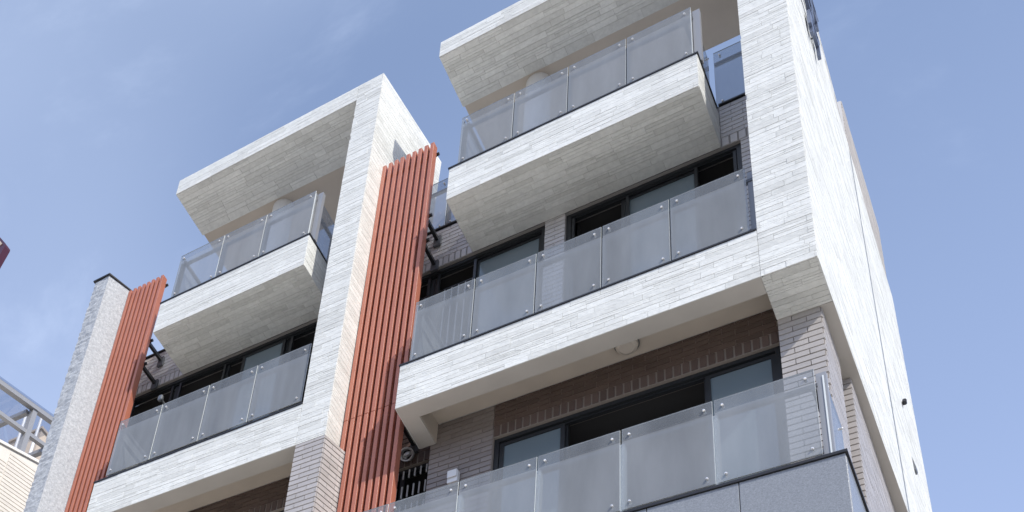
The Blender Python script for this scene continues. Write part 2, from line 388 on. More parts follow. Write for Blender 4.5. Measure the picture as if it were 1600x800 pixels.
# ------------------------------------------------------------------ windows
def window(th, par_name, x0, x1, z0, z1, y, cells, label=None, deep=1.6, sash=True):
    """opening x0..x1, z0..z1 in a wall whose face is y; cells = [(xa, xb, 'open'|'light'|'dark', sash depth)]"""
    f = MB(); t = .05
    yf, yb = y + .045, y + .135
    f.box(x0, x1, yf, yb, z1 - t, z1); f.box(x0, x1, yf, yb, z0, z0 + t)
    f.box(x0, x0 + t, yf, yb, z0 + t, z1 - t); f.box(x1 - t, x1, yf, yb, z0 + t, z1 - t)
    f.box(x0 + t, x1 - t, yf + .03, yf + .036, z1 - t - .02, z1 - t)      # track lip
    w = f.build(par_name, M['frame'], th, label=label)
    for (xa, xb, kind, dep) in cells:
        s = MB(); ys = yf + .012 + dep
        a, b, c, d = xa, xb, z0 + t + .004, z1 - t - .022
        sw = .042
        s.box(a, a + sw, ys, ys + .032, c, d); s.box(b - sw, b, ys, ys + .032, c, d)
        s.box(a + sw, b - sw, ys, ys + .032, d - sw, d); s.box(a + sw, b - sw, ys, ys + .032, c, c + sw)
        if kind != 'open':
            s.build('sash', M['frame'], w)
            pn = MB(); pn.box(a + sw - .004, b - sw + .004, ys + .012, ys + .02, c + sw - .004, d - sw + .004)
            pn.build('pane', M['pane_light'] if kind == 'light' else M['pane'], w)
        else:
            s = MB(); s.box(a, a + .03, ys, ys + .032, c, d); s.box(b - .03, b, ys, ys + .032, c, d); s.build('jamb_track', M['frame'], w)
    r = MB(); xa, xb, ya, yb2, za, zb = x0 - .3, x1 + .3, yb + .06, yb + deep, z0 - .02, z1 + .02
    r.quad([(xa, yb2, za), (xb, yb2, za), (xb, yb2, zb), (xa, yb2, zb)])
    r.quad([(xa, ya, zb), (xb, ya, zb), (xb, yb2, zb), (xa, yb2, zb)]); r.quad([(xa, ya, za), (xb, ya, za), (xb, yb2, za), (xa, yb2, za)])
    r.quad([(xa, ya, za), (xa, yb2, za), (xa, yb2, zb), (xa, ya, zb)]); r.quad([(xb, ya, za), (xb, yb2, za), (xb, yb2, zb), (xb, ya, zb)])
    r.build('room', M['interior'], th)
    return w
def wall_piece(m, x0, x1, y0, y1, z0, z1):
    m.box(x0, x1, y0 + .0095, y1, z0, z1)

# ------------------------------------------------------------------ railings
def glass_panel(par, a, b, z0, z1, out, bolts=True, parent_label=None, skip_bolts=()):
    """a, b: ends (x, y) of the outer face line; out: outward unit vector; panel 12 mm thick"""
    a, b, out = Vector((*a, 0)), Vector((*b, 0)), Vector(out); d = (b - a).normalized()
    th_ = .012
    P = lambda q, k, z: Vector((q.x, q.y, 0)) + out * k + Vector((0, 0, z))
    m = MB()
    m.quad([P(a, 0, z0), P(b, 0, z0), P(b, 0, z1), P(a, 0, z1)], 0)
    m.quad([P(a, 0, z1), P(b, 0, z1), P(b, -th_, z1), P(a, -th_, z1)], 1)
    m.quad([P(a, 0, z0), P(b, 0, z0), P(b, -th_, z0), P(a, -th_, z0)], 1)
    m.quad([P(a, 0, z0), P(a, 0, z1), P(a, -th_, z1), P(a, -th_, z0)], 1)
    m.quad([P(b, 0, z0), P(b, 0, z1), P(b, -th_, z1), P(b, -th_, z0)], 1)
    mid = (a + b) / 2
    o = m.build('glass_panel', [M['glass'], M['glass_edge']], par, loc=(mid.x, mid.y, z0))
    if bolts:
        for q, s in ((a, 1), (b, -1)):
            for z in (z0 + .075, z1 - .095):
                c = q + d * s * .062
                bm = MB(); bm.tube(P(c, -.03, z), P(c, .012, z), .0115, seg=10); bm.tube(P(c, .012, z), P(c, .02, z), .0115, .007, seg=10)
                bm.build('bolt', M['bolt'], o, loc=P(c, 0, z))
    return o
def railing(label, group, runs, loc, post='post'):
    """runs: (axis, fixed, [joints], z0, z1, outward, handrail extra at both ends, posts?)"""
    t = thing('glass_railing', loc, label, 'glass railing', group)
    hr = MB(); posts = []
    for axis, fx, js, z0, z1, out, ext, ends in runs:
        o = Vector(out)
        for i in range(len(js) - 1):
            g_ = .008
            a, b = js[i] + g_, js[i + 1] - g_
            if axis == 'x': glass_panel(t, (a, fx), (b, fx), z0, z1, out)
            else: glass_panel(t, (fx, a), (fx, b), z0, z1, out)
        zc = z1 - .135
        if axis == 'x':
            y = fx - o.y * .075; e0, e1 = js[0] - ext[0], js[-1] + ext[1]
            hr.box(e0, e1, y - .018, y + .018, zc - .02, zc + .02)
        else:
            x = fx - o.x * .075; e0, e1 = js[0] - ext[0], js[-1] + ext[1]
            hr.box(x - .018, x + .018, e0, e1, zc - .021, zc + .019)
        for i, j in enumerate(js):
            if i == 0 and not ends[0]: continue
            if i == len(js) - 1 and not ends[1]: continue
            c = (j, fx - o.y * .06) if axis == 'x' else (fx - o.x * .06, j)
            last = axis == 'x' and i == len(js) - 1
            off = .03 if i == 0 else (.03 if last else (-.03 if i == len(js) - 1 else 0))
            c = (c[0] + off, c[1] + (.035 if last else 0)) if axis == 'x' else (c[0], c[1] + off)
            pm = MB(); pm.box(c[0] - (.036 if last else .022), c[0] + (.036 if last else .022), c[1] - .03, c[1] + .03, z0 - .06, (z1 + .004) if last else zc - .022)
            pm.build('post', M['end_post'] if last else M[post], t)
    hr.build('handrail', M['post'], t)
    return t

# ------------------------------------------------------------------ townhouse
def coping(th, m_list, name='coping'):
    for b in m_list:
        m = MB(); m.box(*b); m.build(name, M['black_metal'], th)

ZB, ZT = 12.015, 12.70        # balcony band bottom / top
RB, RT = 18.91, 19.265        # roof slab
def townhouse(label, xl, xc, xr, xbl, xbr, side_top, side_y1, warp_r):
    """xl left end of slabs, xc inner face of the party wall, xr its outer face, xbl..xbr the projecting box"""
    t = thing('townhouse', ((xl + xr) / 2, 9.0, GZ), label, 'townhouse')
    # party wall with its front face
    m = MB()
    prof = [(9 + G, ZB + G), (side_y1, ZB + G)] + [(y, z - G) for y, z in reversed(side_top)]
    prof[2 + len(side_top) - 1] = (9 + G, side_top[0][1] - G)
    m.prism(prof, xc + G, xr - .05, 'x')
    m.prism([(9 + G, ZB + G), (9.1, ZB + G), (9.1, RT - G), (9 + G, RT - G)], xr - .0501, xr - G - .001, 'x')
    ztop = lambda y: next((za + (zb - za) * (y - ya) / (yb - ya) for (ya, za), (yb, zb) in zip(side_top, side_top[1:]) if ya <= y <= yb), side_top[-1][1])
    NY, NZ = 22, 20
    for i in range(NY):
        y0, y1 = 9 + G + (side_y1 - 9 - G) * i / NY, 9 + G + (side_y1 - 9 - G) * (i + 1) / NY
        for k in range(NZ):
            P = [(y0, k), (y1, k), (y1, k + 1), (y0, k + 1)]
            m.quad([warp_r(Vector((xr - G, y, ZB + G + (ztop(y) - ZB - 2 * G) * kk / NZ))) for y, kk in P])
    wall = m.build('party_wall', M['grout'], t)
    front(t, wall, xc, xr, 9.0, ZB, RT, 'strip', WT, 'stone_strip')
    def topf(u):
        y = 9.016 + u
        for (ya, za), (yb, zb) in zip(side_top, side_top[1:]):
            if ya <= y <= yb: return za + (zb - za) * (y - ya) / (yb - ya) - ZB
        return side_top[-1][1] - ZB
    return t, wall, topf

def slabs(t, xl, xc, xbl, xbr, xbs):
    """roof slab, balcony band and projecting box of a unit"""
    # roof
    m = MB(); m.box(xl + G, xc + .02, 9 + G, 9.80, RB + G, RT - G); roof = m.build('roof_canopy', M['grout'], t)
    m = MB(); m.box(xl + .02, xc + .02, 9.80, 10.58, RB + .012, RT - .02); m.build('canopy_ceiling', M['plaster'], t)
    front(t, roof, xl, xc - .002, 9.0, RB, RT, 'strip', WT, 'stone_strip')
    under(t, roof, xl, xc - .002, 9.014, 9.80, RB, 'strip', WT, 'stone_strip')
    left(t, roof, xl, 9.014, 9.80, RB, RT, 'strip', WT, 'stone_strip')
    # balcony band: front beam, end beam, ceiling above the recess
    m = MB(); sbody(m, xl, xc + .02, 9.0, 9.205, ZB, ZT); m.box(xl + G, xl + .185 - G, 9.197, 9.62, ZB + G, ZT - G)
    m.box(xl + .19, xc + .02, 9.197, 9.80, 12.33, 12.60)
    band = m.build('balcony_band', M['grout'], t)
    front(t, band, xl, xc - .002, 9.0, ZB, ZT, 'strip', WT, 'stone_strip', boost=1.3)
    left(t, band, xl, 9.014, 9.62, ZB, ZT, 'strip', WT, 'stone_strip')
    m = MB()
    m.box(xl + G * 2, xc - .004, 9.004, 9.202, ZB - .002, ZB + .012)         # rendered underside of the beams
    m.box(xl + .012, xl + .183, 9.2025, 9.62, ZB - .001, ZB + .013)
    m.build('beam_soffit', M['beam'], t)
    m = MB(); m.box(xl + .184, xl + .19, 9.206, 9.62, ZB + .014, 12.318); m.box(xl + .186, xc - .004, 9.206, 9.62, 12.318, 12.328)
    m.box(xl + .19, xc - .004, 9.206, 9.212, ZB + .014, 12.317)
    m.build('balcony_ceiling', M['plaster'], t)
    # projecting box under the terrace railing
    m = MB(); m.box(xbl + G, xbr - G, 9 + G, 9.80, 15.5 + G, 16.12 - G); box = m.build('balcony_box', M['grout'], t)
    front(t, box, xbl, xbr, 9.0, 15.5, 16.12, 'strip', WT, 'stone_strip', boost=1.3)
    under(t, box, xbl, xbr, 9.014, 9.80, 15.5, 'strip', WT, 'stone_strip', boost=1.2)
    right(t, box, xbr, 9.014, 9.80, 15.5, 16.12, 'strip', WT, 'stone_strip')
    left(t, box, xbl, 9.014, 9.80, 15.5, 16.12, 'strip', WT, 'stone_strip')
    coping(t, [(xl - .012, xc - .003, 8.988, 9.13, ZT + .002, ZT + .022),
               (xbl - .012, xbr + .012, 8.988, 9.13, 16.122, 16.144), (xbr - .1, xbr + .012, 9.13, 9.72, 16.122, 16.144), (xbl - .012, xbl + .1, 9.13, 9.72, 16.122, 16.144)])

# -------- right unit
XL, XC, XR = -5.07, -1.632, -1.191
def warp_right(p):
    if p.x > -1.3:
        k = .0137 * (1 - (p.z - ZB) / 7.25)
        return Vector((p.x + k * max(p.y - 9, 0), p.y, p.z))
    return p
side_top_r = [(9, RT), (10.85, RT + .03), (11.68, 18.98), (12.55, 18.62), (13.73, 18.46), (14.93, 18.46)]
tr_, wall_r, top_r = townhouse('white stone-clad townhouse on the right, nearest the camera, with its long side wall showing', XL, XC, XR, -4.75, -2.045, side_top_r, 14.93, warp_right)
JY = 12.55
right(tr_, wall_r, XR, 9.016, JY - .05, ZB, RT + .1, 'strip', WT, 'stone_strip', jit=.6, warp=warp_right, top=top_r)
surface(tr_, wall_r, (XR, JY + .05, ZB), Y_, Z_, X_, 14.93 - JY - .05, RT - ZB, 'strip', WT, 'stone_strip', jit=.6, warp=warp_right, top=lambda u: top_r(u + JY + .05 - 9.016))
m = MB(); m.box(XR - .03, XR - .0015, JY - .05, JY + .05, ZB + .01, 18.55, warp=warp_right); m.build('joint_seal', M['frame_grey'], tr_)
under(tr_, wall_r, XC, XR, 9.014, 9.53, ZB, 'strip', WT, 'stone_strip')
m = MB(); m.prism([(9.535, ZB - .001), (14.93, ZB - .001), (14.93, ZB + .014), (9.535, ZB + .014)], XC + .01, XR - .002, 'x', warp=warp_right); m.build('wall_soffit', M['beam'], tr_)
m = MB(); m.prism([(y, z) for y, z in [(9.6, RT + .02), (10.85, RT + .03), (11.68, 18.98), (12.55, 18.62), (13.73, 18.46), (14.93, 18.46), (14.93, 18.5), (13.73, 18.5), (12.55, 18.66), (11.68, 19.02), (10.85, RT + .07), (9.6, RT + .06)]], XC, XR + .004, 'x'); m.build('wall_coping', M['paint_white'], tr_)
slabs(tr_, XL, XC, -4.75, -2.045, 1)

def mid_wall(t, xa, xb, openings, ends, par_name='upper_wall'):
    """brown tiled rear wall at the balcony storey: Z 12.6 .. 16.28, face at Y 9.80"""
    m = MB(); y = 9.80
    xs = [xa]
    z_head = 15.5
    wall_piece(m, xa, xb, y, 9.98, z_head, 16.28)
    piers = []; cur = xa
    for (a, b) in openings:
        if a > cur: piers.append((cur, a))
        cur = b
    if cur < xb: piers.append((cur, xb))
    for a, b in piers: wall_piece(m, a, b, y, 9.98, 12.6, z_head)
    w = m.build(par_name, M['mid_grout'], t)
    for a, b in ends:                       # stretches not hidden behind the box
        front(t, w, a, b, y, z_head + .005, z_head + .165, 'soldier', M['grey_tile'], 'brick_tile')
        front(t, w, a, b, y, z_head + .17, 16.28, 'brick', M['grey_tile'], 'brick_tile')
    for a, b in piers:
        front(t, w, a, b, y, 12.6, z_head, 'brick', M['grey_tile'], 'brick_tile')
    coping(t, [(a, b, y - .02, 9.99, 16.282, 16.306) for a, b in ends], 'wall_coping_strip')
    return w
wm = mid_wall(tr_, -5.866, XC, [(-5.62, -3.90), (-3.67, -1.86)], [(-5.866, -4.755), (-2.04, XC)])
window(tr_, 'window', -5.62, -3.90, 12.62, 15.5, 9.80, [(-5.56, -5.29, 'open', .0), (-5.29, -5.20, 'dark', .035), (-5.20, -4.72, 'open', .0), (-4.74, -3.955, 'light', .035)], 'wide dark sliding window over the middle balcony, left of the tiled pier')
window(tr_, 'window', -3.67, -1.86, 12.62, 15.5, 9.80, [(-3.615, -3.0, 'open', .0), (-3.09, -2.30, 'light', .035), (-2.33, -1.92, 'open', .0)], 'wide dark sliding window over the middle balcony, right of the tiled pier')
# guard bars inside the left window
for i in range(9):
    b = MB(); x = -5.50 + i * .085
    b.box(x - .006, x + .006, 10.0, 10.012, 12.7, 15.28); b.build('guard_bar', M['white_pipe'], tr_)
m = MB(); m.box(-5.55, -4.76, 9.998, 10.014, 15.28, 15.30); m.build('guard_rail', M['frame_grey'], tr_)
# terrace columns and floor
m = MB(); m.tube((-4.14, 9.98, 16.0), (-4.14, 9.98, RB + .01), .155, seg=40); m.build('round_column', M['paint_white'], tr_, smooth=False)
m = MB(); m.box(-5.86, XC, 9.99, 14.9, 15.85, 16.10); m.build('terrace_floor', M['paint_white'], tr_)

def low_wall(t, xa, xb, y, z0, ztop, win, head, label, piers_y=None, cells=(), win_name='window', tile_top=True):
    """brown tiled wall under the balcony ceiling with one opening"""
    m = MB(); a, b = win
    wall_piece(m, xa, xb, y, y + .18, head, ztop)
    if a > xa: wall_piece(m, xa, a, y, y + .18, z0, head)
    if b < xb: wall_piece(m, b, xb, y, y + .18, z0, head)
    w = m.build('lower_wall', M['light_grout'], t)
    if a > xa: front(t, w, xa, a - .001, y, z0, ztop, 'brick', M['pier_tile'], 'brick_tile')
    if b < xb: front(t, w, b + .001, xb, y, z0, ztop, 'brick', ST, 'brick_tile')
    front(t, w, a, b, y, head + .003, head + .16, 'soldier', ST, 'brick_tile')
    front(t, w, a, b, y, head + .167, ztop, 'brick', ST, 'brick_tile')
    return w
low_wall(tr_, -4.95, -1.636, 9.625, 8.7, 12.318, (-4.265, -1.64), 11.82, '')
window(tr_, 'window', -4.265, -1.64, 8.9, 11.82, 9.625, [(-4.21, -3.56, 'light', .0), (-3.57, -2.27, 'open', .035), (-2.28, -1.69, 'light', .0)], 'three-bay dark window under the cream balcony ceiling')
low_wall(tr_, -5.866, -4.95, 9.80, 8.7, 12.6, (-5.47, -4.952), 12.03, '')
window(tr_, 'window', -5.47, -4.952, 8.9, 12.03, 9.80, [(-5.42, -5.36, 'dark', .0), (-5.36, -4.99, 'open', .0)], 'small dark window with guard bars beside the red slats')
for i in range(7):
    x = -5.40 + i * .066
    for z0_, z1_ in ((11.87, 11.995), (11.57, 11.75), (11.22, 11.45), (10.4, 11.1)):
        b = MB(); b.box(x - .007, x + .007, 9.826, 9.838, z0_, z1_); b.build('guard_bar', M['white_pipe'], tr_)
# pillars carrying the right side
m = MB(); m.box(XC + G, -1.277 - .0095, 9.535 + .0095, 10.2, 7.0, ZB - .002); pil = m.build('tiled_pillar', M['brown_grout'], tr_)
front(tr_, pil, XC + .002, -1.277, 9.535, 8.7, ZB - .004, 'brick', BT, 'brick_tile')
right(tr_, pil, -1.277, 9.55, 10.2, 8.7, ZB - .004, 'brick', BT, 'brick_tile', )
m = MB(); m.box(XC + G, -1.238 - .0095, 10.46 + .0095, 14.4, 7.0, ZB - .004); pil2 = m.build('tiled_pillar', M['brown_grout'], tr_)
front(tr_, pil2, -1.46, -1.238, 10.46, 8.7, ZB - .006, 'brick', BT, 'brick_tile')
right(tr_, pil2, -1.238, 10.475, 14.4, 8.7, ZB - .006, 'brick', BT, 'brick_tile')
m = MB(); m.box(-5.0, -1.32, 10.21, 10.45, 7.0, ZB - .003); m.build('recess_wall', M['brown_grout'], tr_)
# lower storeys
m = MB(); m.box(-5.86, -1.3, 9.3, 14.6, GZ, 8.69); m.build('ground_storeys', M['brown_tile'], tr_)
# granite balcony
m = MB(); m.box(-5.3, -1.15, 8.82, 9.5, 8.1, 9.28); gb = m.build('granite_balcony', M['grout'], tr_)
jx = [-5.3, -4.62, -3.93, -3.24, -2.555, -1.87, -1.137]
for a, b in zip(jx, jx[1:]):
    q = MB(); q.box(a + .003, b - .003, 8.80, 8.82, 8.1, 9.285); q.build('granite_slab', M['granite_dark'], gb, bevel=.003)
for a, b in ((8.8225, 9.5), (9.506, 10.15)):
    q = MB(); q.box(-1.15, -1.137, a, b, 8.1, 9.285); q.build('granite_slab', M['granite_dark'], gb, bevel=.003)
coping(tr_, [(-5.3, -1.122, 8.785, 8.93, 9.287, 9.315), (-1.26, -1.122, 8.93, 10.15, 9.287, 9.315)])
# stair tower behind
m = MB(); m.box(-4.0, -1.21, 12.62, 14.79, 16.1, 19.87); tw = m.build('stair_tower', M['grout'], tr_)
right(tr_, tw, -1.1985, 12.62, 14.79, 17.6, 19.87, 'brick', M['tan_tile'], 'tower_tile')
flush_tiles(tr_, {'stone_strip': 300, 'brick_tile': 300, 'tower_tile': 0})

# -------- left unit
XL2, XC2, XR2 = -9.13, -6.228, -5.868
def warp_left(p):
    if p.x > -6.0:
        k = .088 * (p.z - ZB) / 7.25
        return Vector((p.x + k * max(p.y - 9, 0), p.y, p.z))
    return p
side_top_l = [(9, RT), (10.2, RT), (10.6, RT)]
tl_, wall_l, top_l = townhouse('white stone-clad townhouse on the left, between the two red slatted screens', XL2, XC2, XR2, -8.83, -6.58, side_top_l, 10.6, warp_left)
right(tl_, wall_l, XR2, 9.016, 10.6, ZB, RT, 'strip', WT, 'stone_strip', jit=.3, warp=warp_left)
slabs(tl_, XL2, XC2, -8.83, -6.58, 1)
mid_wall(tl_, -9.92, XC2, [(-9.75, -6.45)], [(-9.92, -8.835), (-6.575, XC2)])
window(tl_, 'window', -9.75, -6.45, 12.62, 15.5, 9.80, [(-9.69, -9.0, 'open', .0), (-8.99, -8.90, 'dark', .035), (-8.90, -8.16, 'open', .0), (-8.20, -8.12, 'dark', .035), (-7.90, -7.26, 'light', .0), (-7.27, -7.18, 'dark', .035), (-7.18, -6.5, 'open', .0)], 'long dark sliding window behind the left balcony glass')
m = MB(); m.tube((-7.85, 9.98, 16.0), (-7.85, 9.98, RB + .01), .155, seg=40); m.build('round_column', M['paint_white'], tl_)
m = MB(); m.box(-9.9, XC2, 9.99, 10.6, 15.85, 16.10); m.build('terrace_floor', M['paint_white'], tl_)
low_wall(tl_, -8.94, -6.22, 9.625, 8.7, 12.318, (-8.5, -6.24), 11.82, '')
window(tl_, 'window', -8.5, -6.24, 8.9, 11.82, 9.625, [(-8.45, -7.8, 'dark', .0), (-7.8, -6.9, 'open', .035), (-6.9, -6.29, 'dark', .0)], 'dark window below the left balcony')
def warp_pil(p):
    return Vector((p.x + (.26 * max(p.y - 9, 0) if p.x > -6.0 else 0), p.y, p.z))
m = MB(); m.box(XC2 + G, -5.866 - .0095, 9.0 + .0095, 9.62, 7.0, ZB - .002, warp=warp_pil); pil3 = m.build('tiled_pillar', M['brown_grout'], tl_)
front(tl_, pil3, XC2 + .002, -5.866, 9.0, 9.4, ZB - .004, 'brick', BT, 'brick_tile')
right(tl_, pil3, -5.866, 9.014, 9.62, 9.4, ZB - .004, 'brick', BT, 'brick_tile', warp=warp_pil)
m = MB(); m.box(-9.9, -5.88, 9.9, 14.6, GZ, 8.69); m.build('ground_storeys', M['brown_tile'], tl_)
m = MB(); m.box(XC2 + .03, -5.90, 10.62, 14.5, ZB, 16.2); m.build('rear_party_wall', M['paint_white'], tl_)
flush_tiles(tl_, {'stone_strip': 300, 'brick_tile': 300})

# ------------------------------------------------------------------ glass railings of both units
RG = 'glass balcony railings of the townhouses'
F, R_, L_, = (0, -1, 0), (1, 0, 0), (-1, 0, 0)
railing('four-panel glass railing on the top terrace of the right townhouse, under the canopy', RG,
        [('x', 9.05, [-4.685, -4.035, -3.41, -2.772, -2.09], 16.225, 17.215, F, (0, 0), (True, True)),
         ('y', -4.68, [9.07, 9.74], 16.225, 17.2, L_, (0, 0), (False, True)),
         ('y', -2.10, [9.07, 9.74], 16.225, 17.2, R_, (0, 0), (False, True))], (-3.4, 9.05, 16.14))
railing('single glass railing bay between the top balcony box and the white column', RG,
        [('x', 9.83, [-2.075, -1.64], 16.33, 17.45, F, (0, 0), (False, False))], (-1.86, 9.83, 16.3))
railing('two-panel glass railing at the roof edge in the gap beside the red slats', RG,
        [('x', 9.83, [-5.84, -5.165, -4.76], 16.33, 17.42, F, (0, 0), (False, False))], (-5.3, 9.83, 16.3))
railing('five-panel glass railing of the middle balcony on the right townhouse', RG,
        [('x', 9.05, [-5.005, -4.328, -3.672, -3.016, -2.375, -1.69], 12.80, 13.81, F, (0, .055), (True, True)),
         ('y', -4.995, [9.07, 9.76], 12.80, 13.79, L_, (0, 0), (False, False))], (-3.3, 9.05, 12.72))
railing('long glass railing on the dark granite balcony at the bottom', RG,
        [('x', 8.85, [-5.21, -4.92, -4.22, -3.49, -2.771, -2.035, -1.285], 9.40, 10.40, F, (0, 0), (True, True)),
         ('y', -1.235, [8.90, 9.52], 9.40, 10.36, R_, (0, 0), (False, True))], (-3.2, 8.85, 9.31), 'glass_edge')
railing('three-panel glass railing on the top terrace of the left townhouse, under the canopy', RG,
        [('x', 9.05, [-8.735, -8.02, -7.36, -6.635], 16.225, 17.19, F, (0, 0), (True, True)),
         ('y', -8.73, [9.07, 9.74], 16.225, 17.17, L_, (0, 0), (False, True)),
         ('y', -6.645, [9.07, 9.74], 16.225, 17.17, R_, (0, 0), (False, True))], (-7.7, 9.05, 16.14))
railing('four-panel glass railing of the middle balcony on the left townhouse', RG,
        [('x', 9.05, [-9.03, -8.365, -7.672, -6.997, -6.285], 12.84, 13.86, F, (0, .04), (True, True)),
         ('y', -9.02, [9.07, 9.76], 12.84, 13.84, L_, (0, 0), (False, False))], (-7.7, 9.05, 12.72))

# ------------------------------------------------------------------ red slatted screens
def slat_mesh(x, z0, z1, w=.044, d=.10, y=9.3):
    c = .001
    poly = [(x - w / 2 + c, y), (x + w / 2 - c, y), (x + w / 2, y + c), (x + w / 2, y + d), (x - w / 2, y + d), (x - w / 2, y + c)]
    return MB().prism(poly, z0, z1, 'z')
def screen(label, x0, n, pitch, ztop, zjoint, zbot, brackets, loc):
    t = thing('slatted_screen', loc, label, 'slatted screen', 'red slatted screens on the facade')
    for i in range(n):
        x = x0 + i * pitch
        slat_mesh(x, zjoint + .006, ztop - rnd.uniform(0, .006)).build('slat', M['slat'], t)
        slat_mesh(x, zbot, zjoint - .004).build('slat', M['slat'], t)
    x1 = x0 + (n - 1) * pitch
    for z in (ztop - .13, 16.03, 15.53, 12.3, 10.9):
        m = MB(); m.box(x0 - .02, x1 + .02, 9.3955, 9.43, z - .02, z + .02); m.tube((x1 + .0202, 9.413, z), (x1 + .05, 9.413, z), .022, seg=10); m.build('cross_bar', M['black_metal'], t)
    for z in brackets:
        m = MB(); x = x1 - .03
        m.box(x - .019, x + .019, 9.431, 9.755, z - .026, z + .026); m.build('bracket', M['black_metal'], t)
        m = MB(); m.box(x - .045, x + .045, 9.756, 9.79, z - .12, z + .06); m.build('bracket_plate', M['post'], t)
    return t
screen('red slatted screen between the two townhouses, the nearer and larger of the two', -5.825, 9, .0805, 17.46, 12.52, 9.2, (16.03, 15.53, 12.3), (-5.5, 9.35, 9.2))
screen('red slatted screen at far left beside the rough granite pillar', -9.895, 9, .0805, 17.41, 11.4, 9.2, (16.03, 15.53), (-9.57, 9.35, 9.2))

# ------------------------------------------------------------------ rough granite pillar
t = thing('granite_pillar', (-10.09, 9.1, GZ), 'rough pale granite pillar with black cap at the left of the row', 'pillar')
m = MB(); nz = 190; zt, zb = 17.44, 9.0
cx = [(-10.22, 9.4), (-10.22, 8.95)]
def ring(z, j):
    q = []
    for k in range(5): q.append((-10.22 + j(), 9.40 - .45 * k / 5 + j()))
    for k in range(4): q.append((-10.22 + .25 * k / 4, 8.95 + j() * .8))
    for k in range(5): q.append((-9.97 + .135 * k / 4, 8.95 + .40 * k / 4))
    return q
j = lambda: rnd.uniform(-.012, .012)
rings = [ring(0, j) for _ in range(nz + 1)]
for i, q in enumerate(rings):
    z = zb + (zt - zb) * i / nz
    m.v += [Vector((a, b, z)) for a, b in q]
k = len(rings[0])
for i in range(nz):
    for a in range(k):
        b = (a + 1) % k
        m.f.append((i * k + a, i * k + b, (i + 1) * k + b, (i + 1) * k + a)); m.mi.append(0)
m.f.append(tuple(nz * k + a for a in range(k))); m.mi.append(0)
m.build('shaft', M['granite_rough'], t)
m = MB(); m.prism([(-10.25, 9.42), (-10.25, 8.925), (-9.955, 8.925), (-9.80, 9.42)], 17.442, 17.468, 'z'); m.build('cap', M['black_metal'], t)
m = MB(); m.box(-10.2, -9.95, 9.0, 9.4, GZ, 8.99); m.build('base', M['granite_rough'], t)

# ------------------------------------------------------------------ fixtures
t = thing('ceiling_lamp', (-2.90, 9.44, 12.316), 'round cream lamp on the balcony ceiling above the three-bay window', 'ceiling lamp')
m = MB(); m.tube((-2.90, 9.44, 12.316), (-2.90, 9.44, 12.30), .115, seg=32); m.build('lamp_base', M['frame_grey'], t)
m = MB(); m.tube((-2.90, 9.44, 12.2995), (-2.90, 9.44, 12.265), .105, .098, seg=32); m.tube((-2.90, 9.44, 12.265), (-2.90, 9.44, 12.25), .098, .07, seg=32); m.build('lamp_cover', M['lamp'], t)
t = thing('exhaust_vent', (-5.30, 9.79, 12.21), 'round stainless exhaust vent on the tiled wall beside the red slats', 'vent')
c = Vector((-5.27, 9.72, 12.13)); ax = Vector((.10, -.80, -.60)).normalized(); SEG = 28
e1 = ax.orthogonal().normalized(); e2 = ax.cross(e1)
m = MB()
for along, rr in ((-.09, .07), (0, .082), (.012, .076), (.010, .062), (-.05, .056)):
    for i in range(SEG):
        a = 2 * math.pi * i / SEG; m.v.append(c + ax * along + rr * (math.cos(a) * e1 + math.sin(a) * e2))
for q in range(4):
    for i in range(SEG):
        k2 = (i + 1) % SEG; m.f.append((q * SEG + i, q * SEG + k2, (q + 1) * SEG + k2, (q + 1) * SEG + i)); m.mi.append(0)
m.build('vent_ring', M['chrome'], t)
m = MB(); m.tube(c - ax * .048, c - ax * .052, .0565, seg=SEG); m.build('vent_throat', M['black_metal'], t)
m = MB(); m.tube(c - ax * .046 + e1 * .03, c - ax * .02 + e1 * .042, .018, .012, seg=16); m.build('vent_flap', M['chrome'], t)
m = MB(); m.tube(Vector((-5.27, 9.795, 12.15)), c - ax * .085, .06, .068, seg=20); m.build('vent_neck', M['chrome'], t)
t = thing('socket_box', (-4.635, 9.6, 11.3), 'small pale outdoor socket box on the brown tiled pier', 'socket box')
m = MB(); m.box(-4.69, -4.58, 9.55, 9.614, 11.25, 11.42); m.build('box_body', M['white_pipe'], t, bevel=.008)
m = MB(); m.box(-4.685, -4.585, 9.532, 9.5495, 11.31, 11.415); m.build('box_lid', M['white_pipe'], t, bevel=.006)
t = thing('wall_lamp', (-8.66, 9.35, 14.3), 'small white bracket lamp above the left balcony glass', 'wall lamp')
m = MB(); m.box(-8.70, -8.63, 9.27, 9.33, 14.34, 14.44); m.build('lamp_body', M['frame_grey'], t, bevel=.02)
m = MB(); m.box(-8.675, -8.655, 9.341, 9.9, 14.37, 14.40); m.build('lamp_arm', M['frame_grey'], t)
# side wall fixtures
t = thing('wall_camera', (-1.14, 13.62, 14.92), 'small dark camera fixed high on the white side wall', 'camera')
m = MB(); m.box(-1.158, -1.146, 13.60, 13.66, 14.89, 14.96); m.build('mount', M['white_pipe'], t)
m = MB(); m.tube((-1.1455, 13.63, 14.92), (-1.128, 13.62, 14.91), .016, seg=12); m.tube((-1.128, 13.62, 14.91), (-1.118, 13.56, 14.905), .026, .022, seg=12); m.build('camera_body', M['black_metal'], t)
t = thing('vent_hood', (-1.15, 13.7, 13.85), 'slim grey vent hood low on the white side wall', 'vent hood')
m = MB(); m.prism([(-1.16, 14.12), (-1.16, 13.86), (-1.125, 13.86), (-1.118, 13.89), (-1.15, 14.12)], 13.68, 13.77, 'y'); m.build('hood', M['frame_grey'], t)
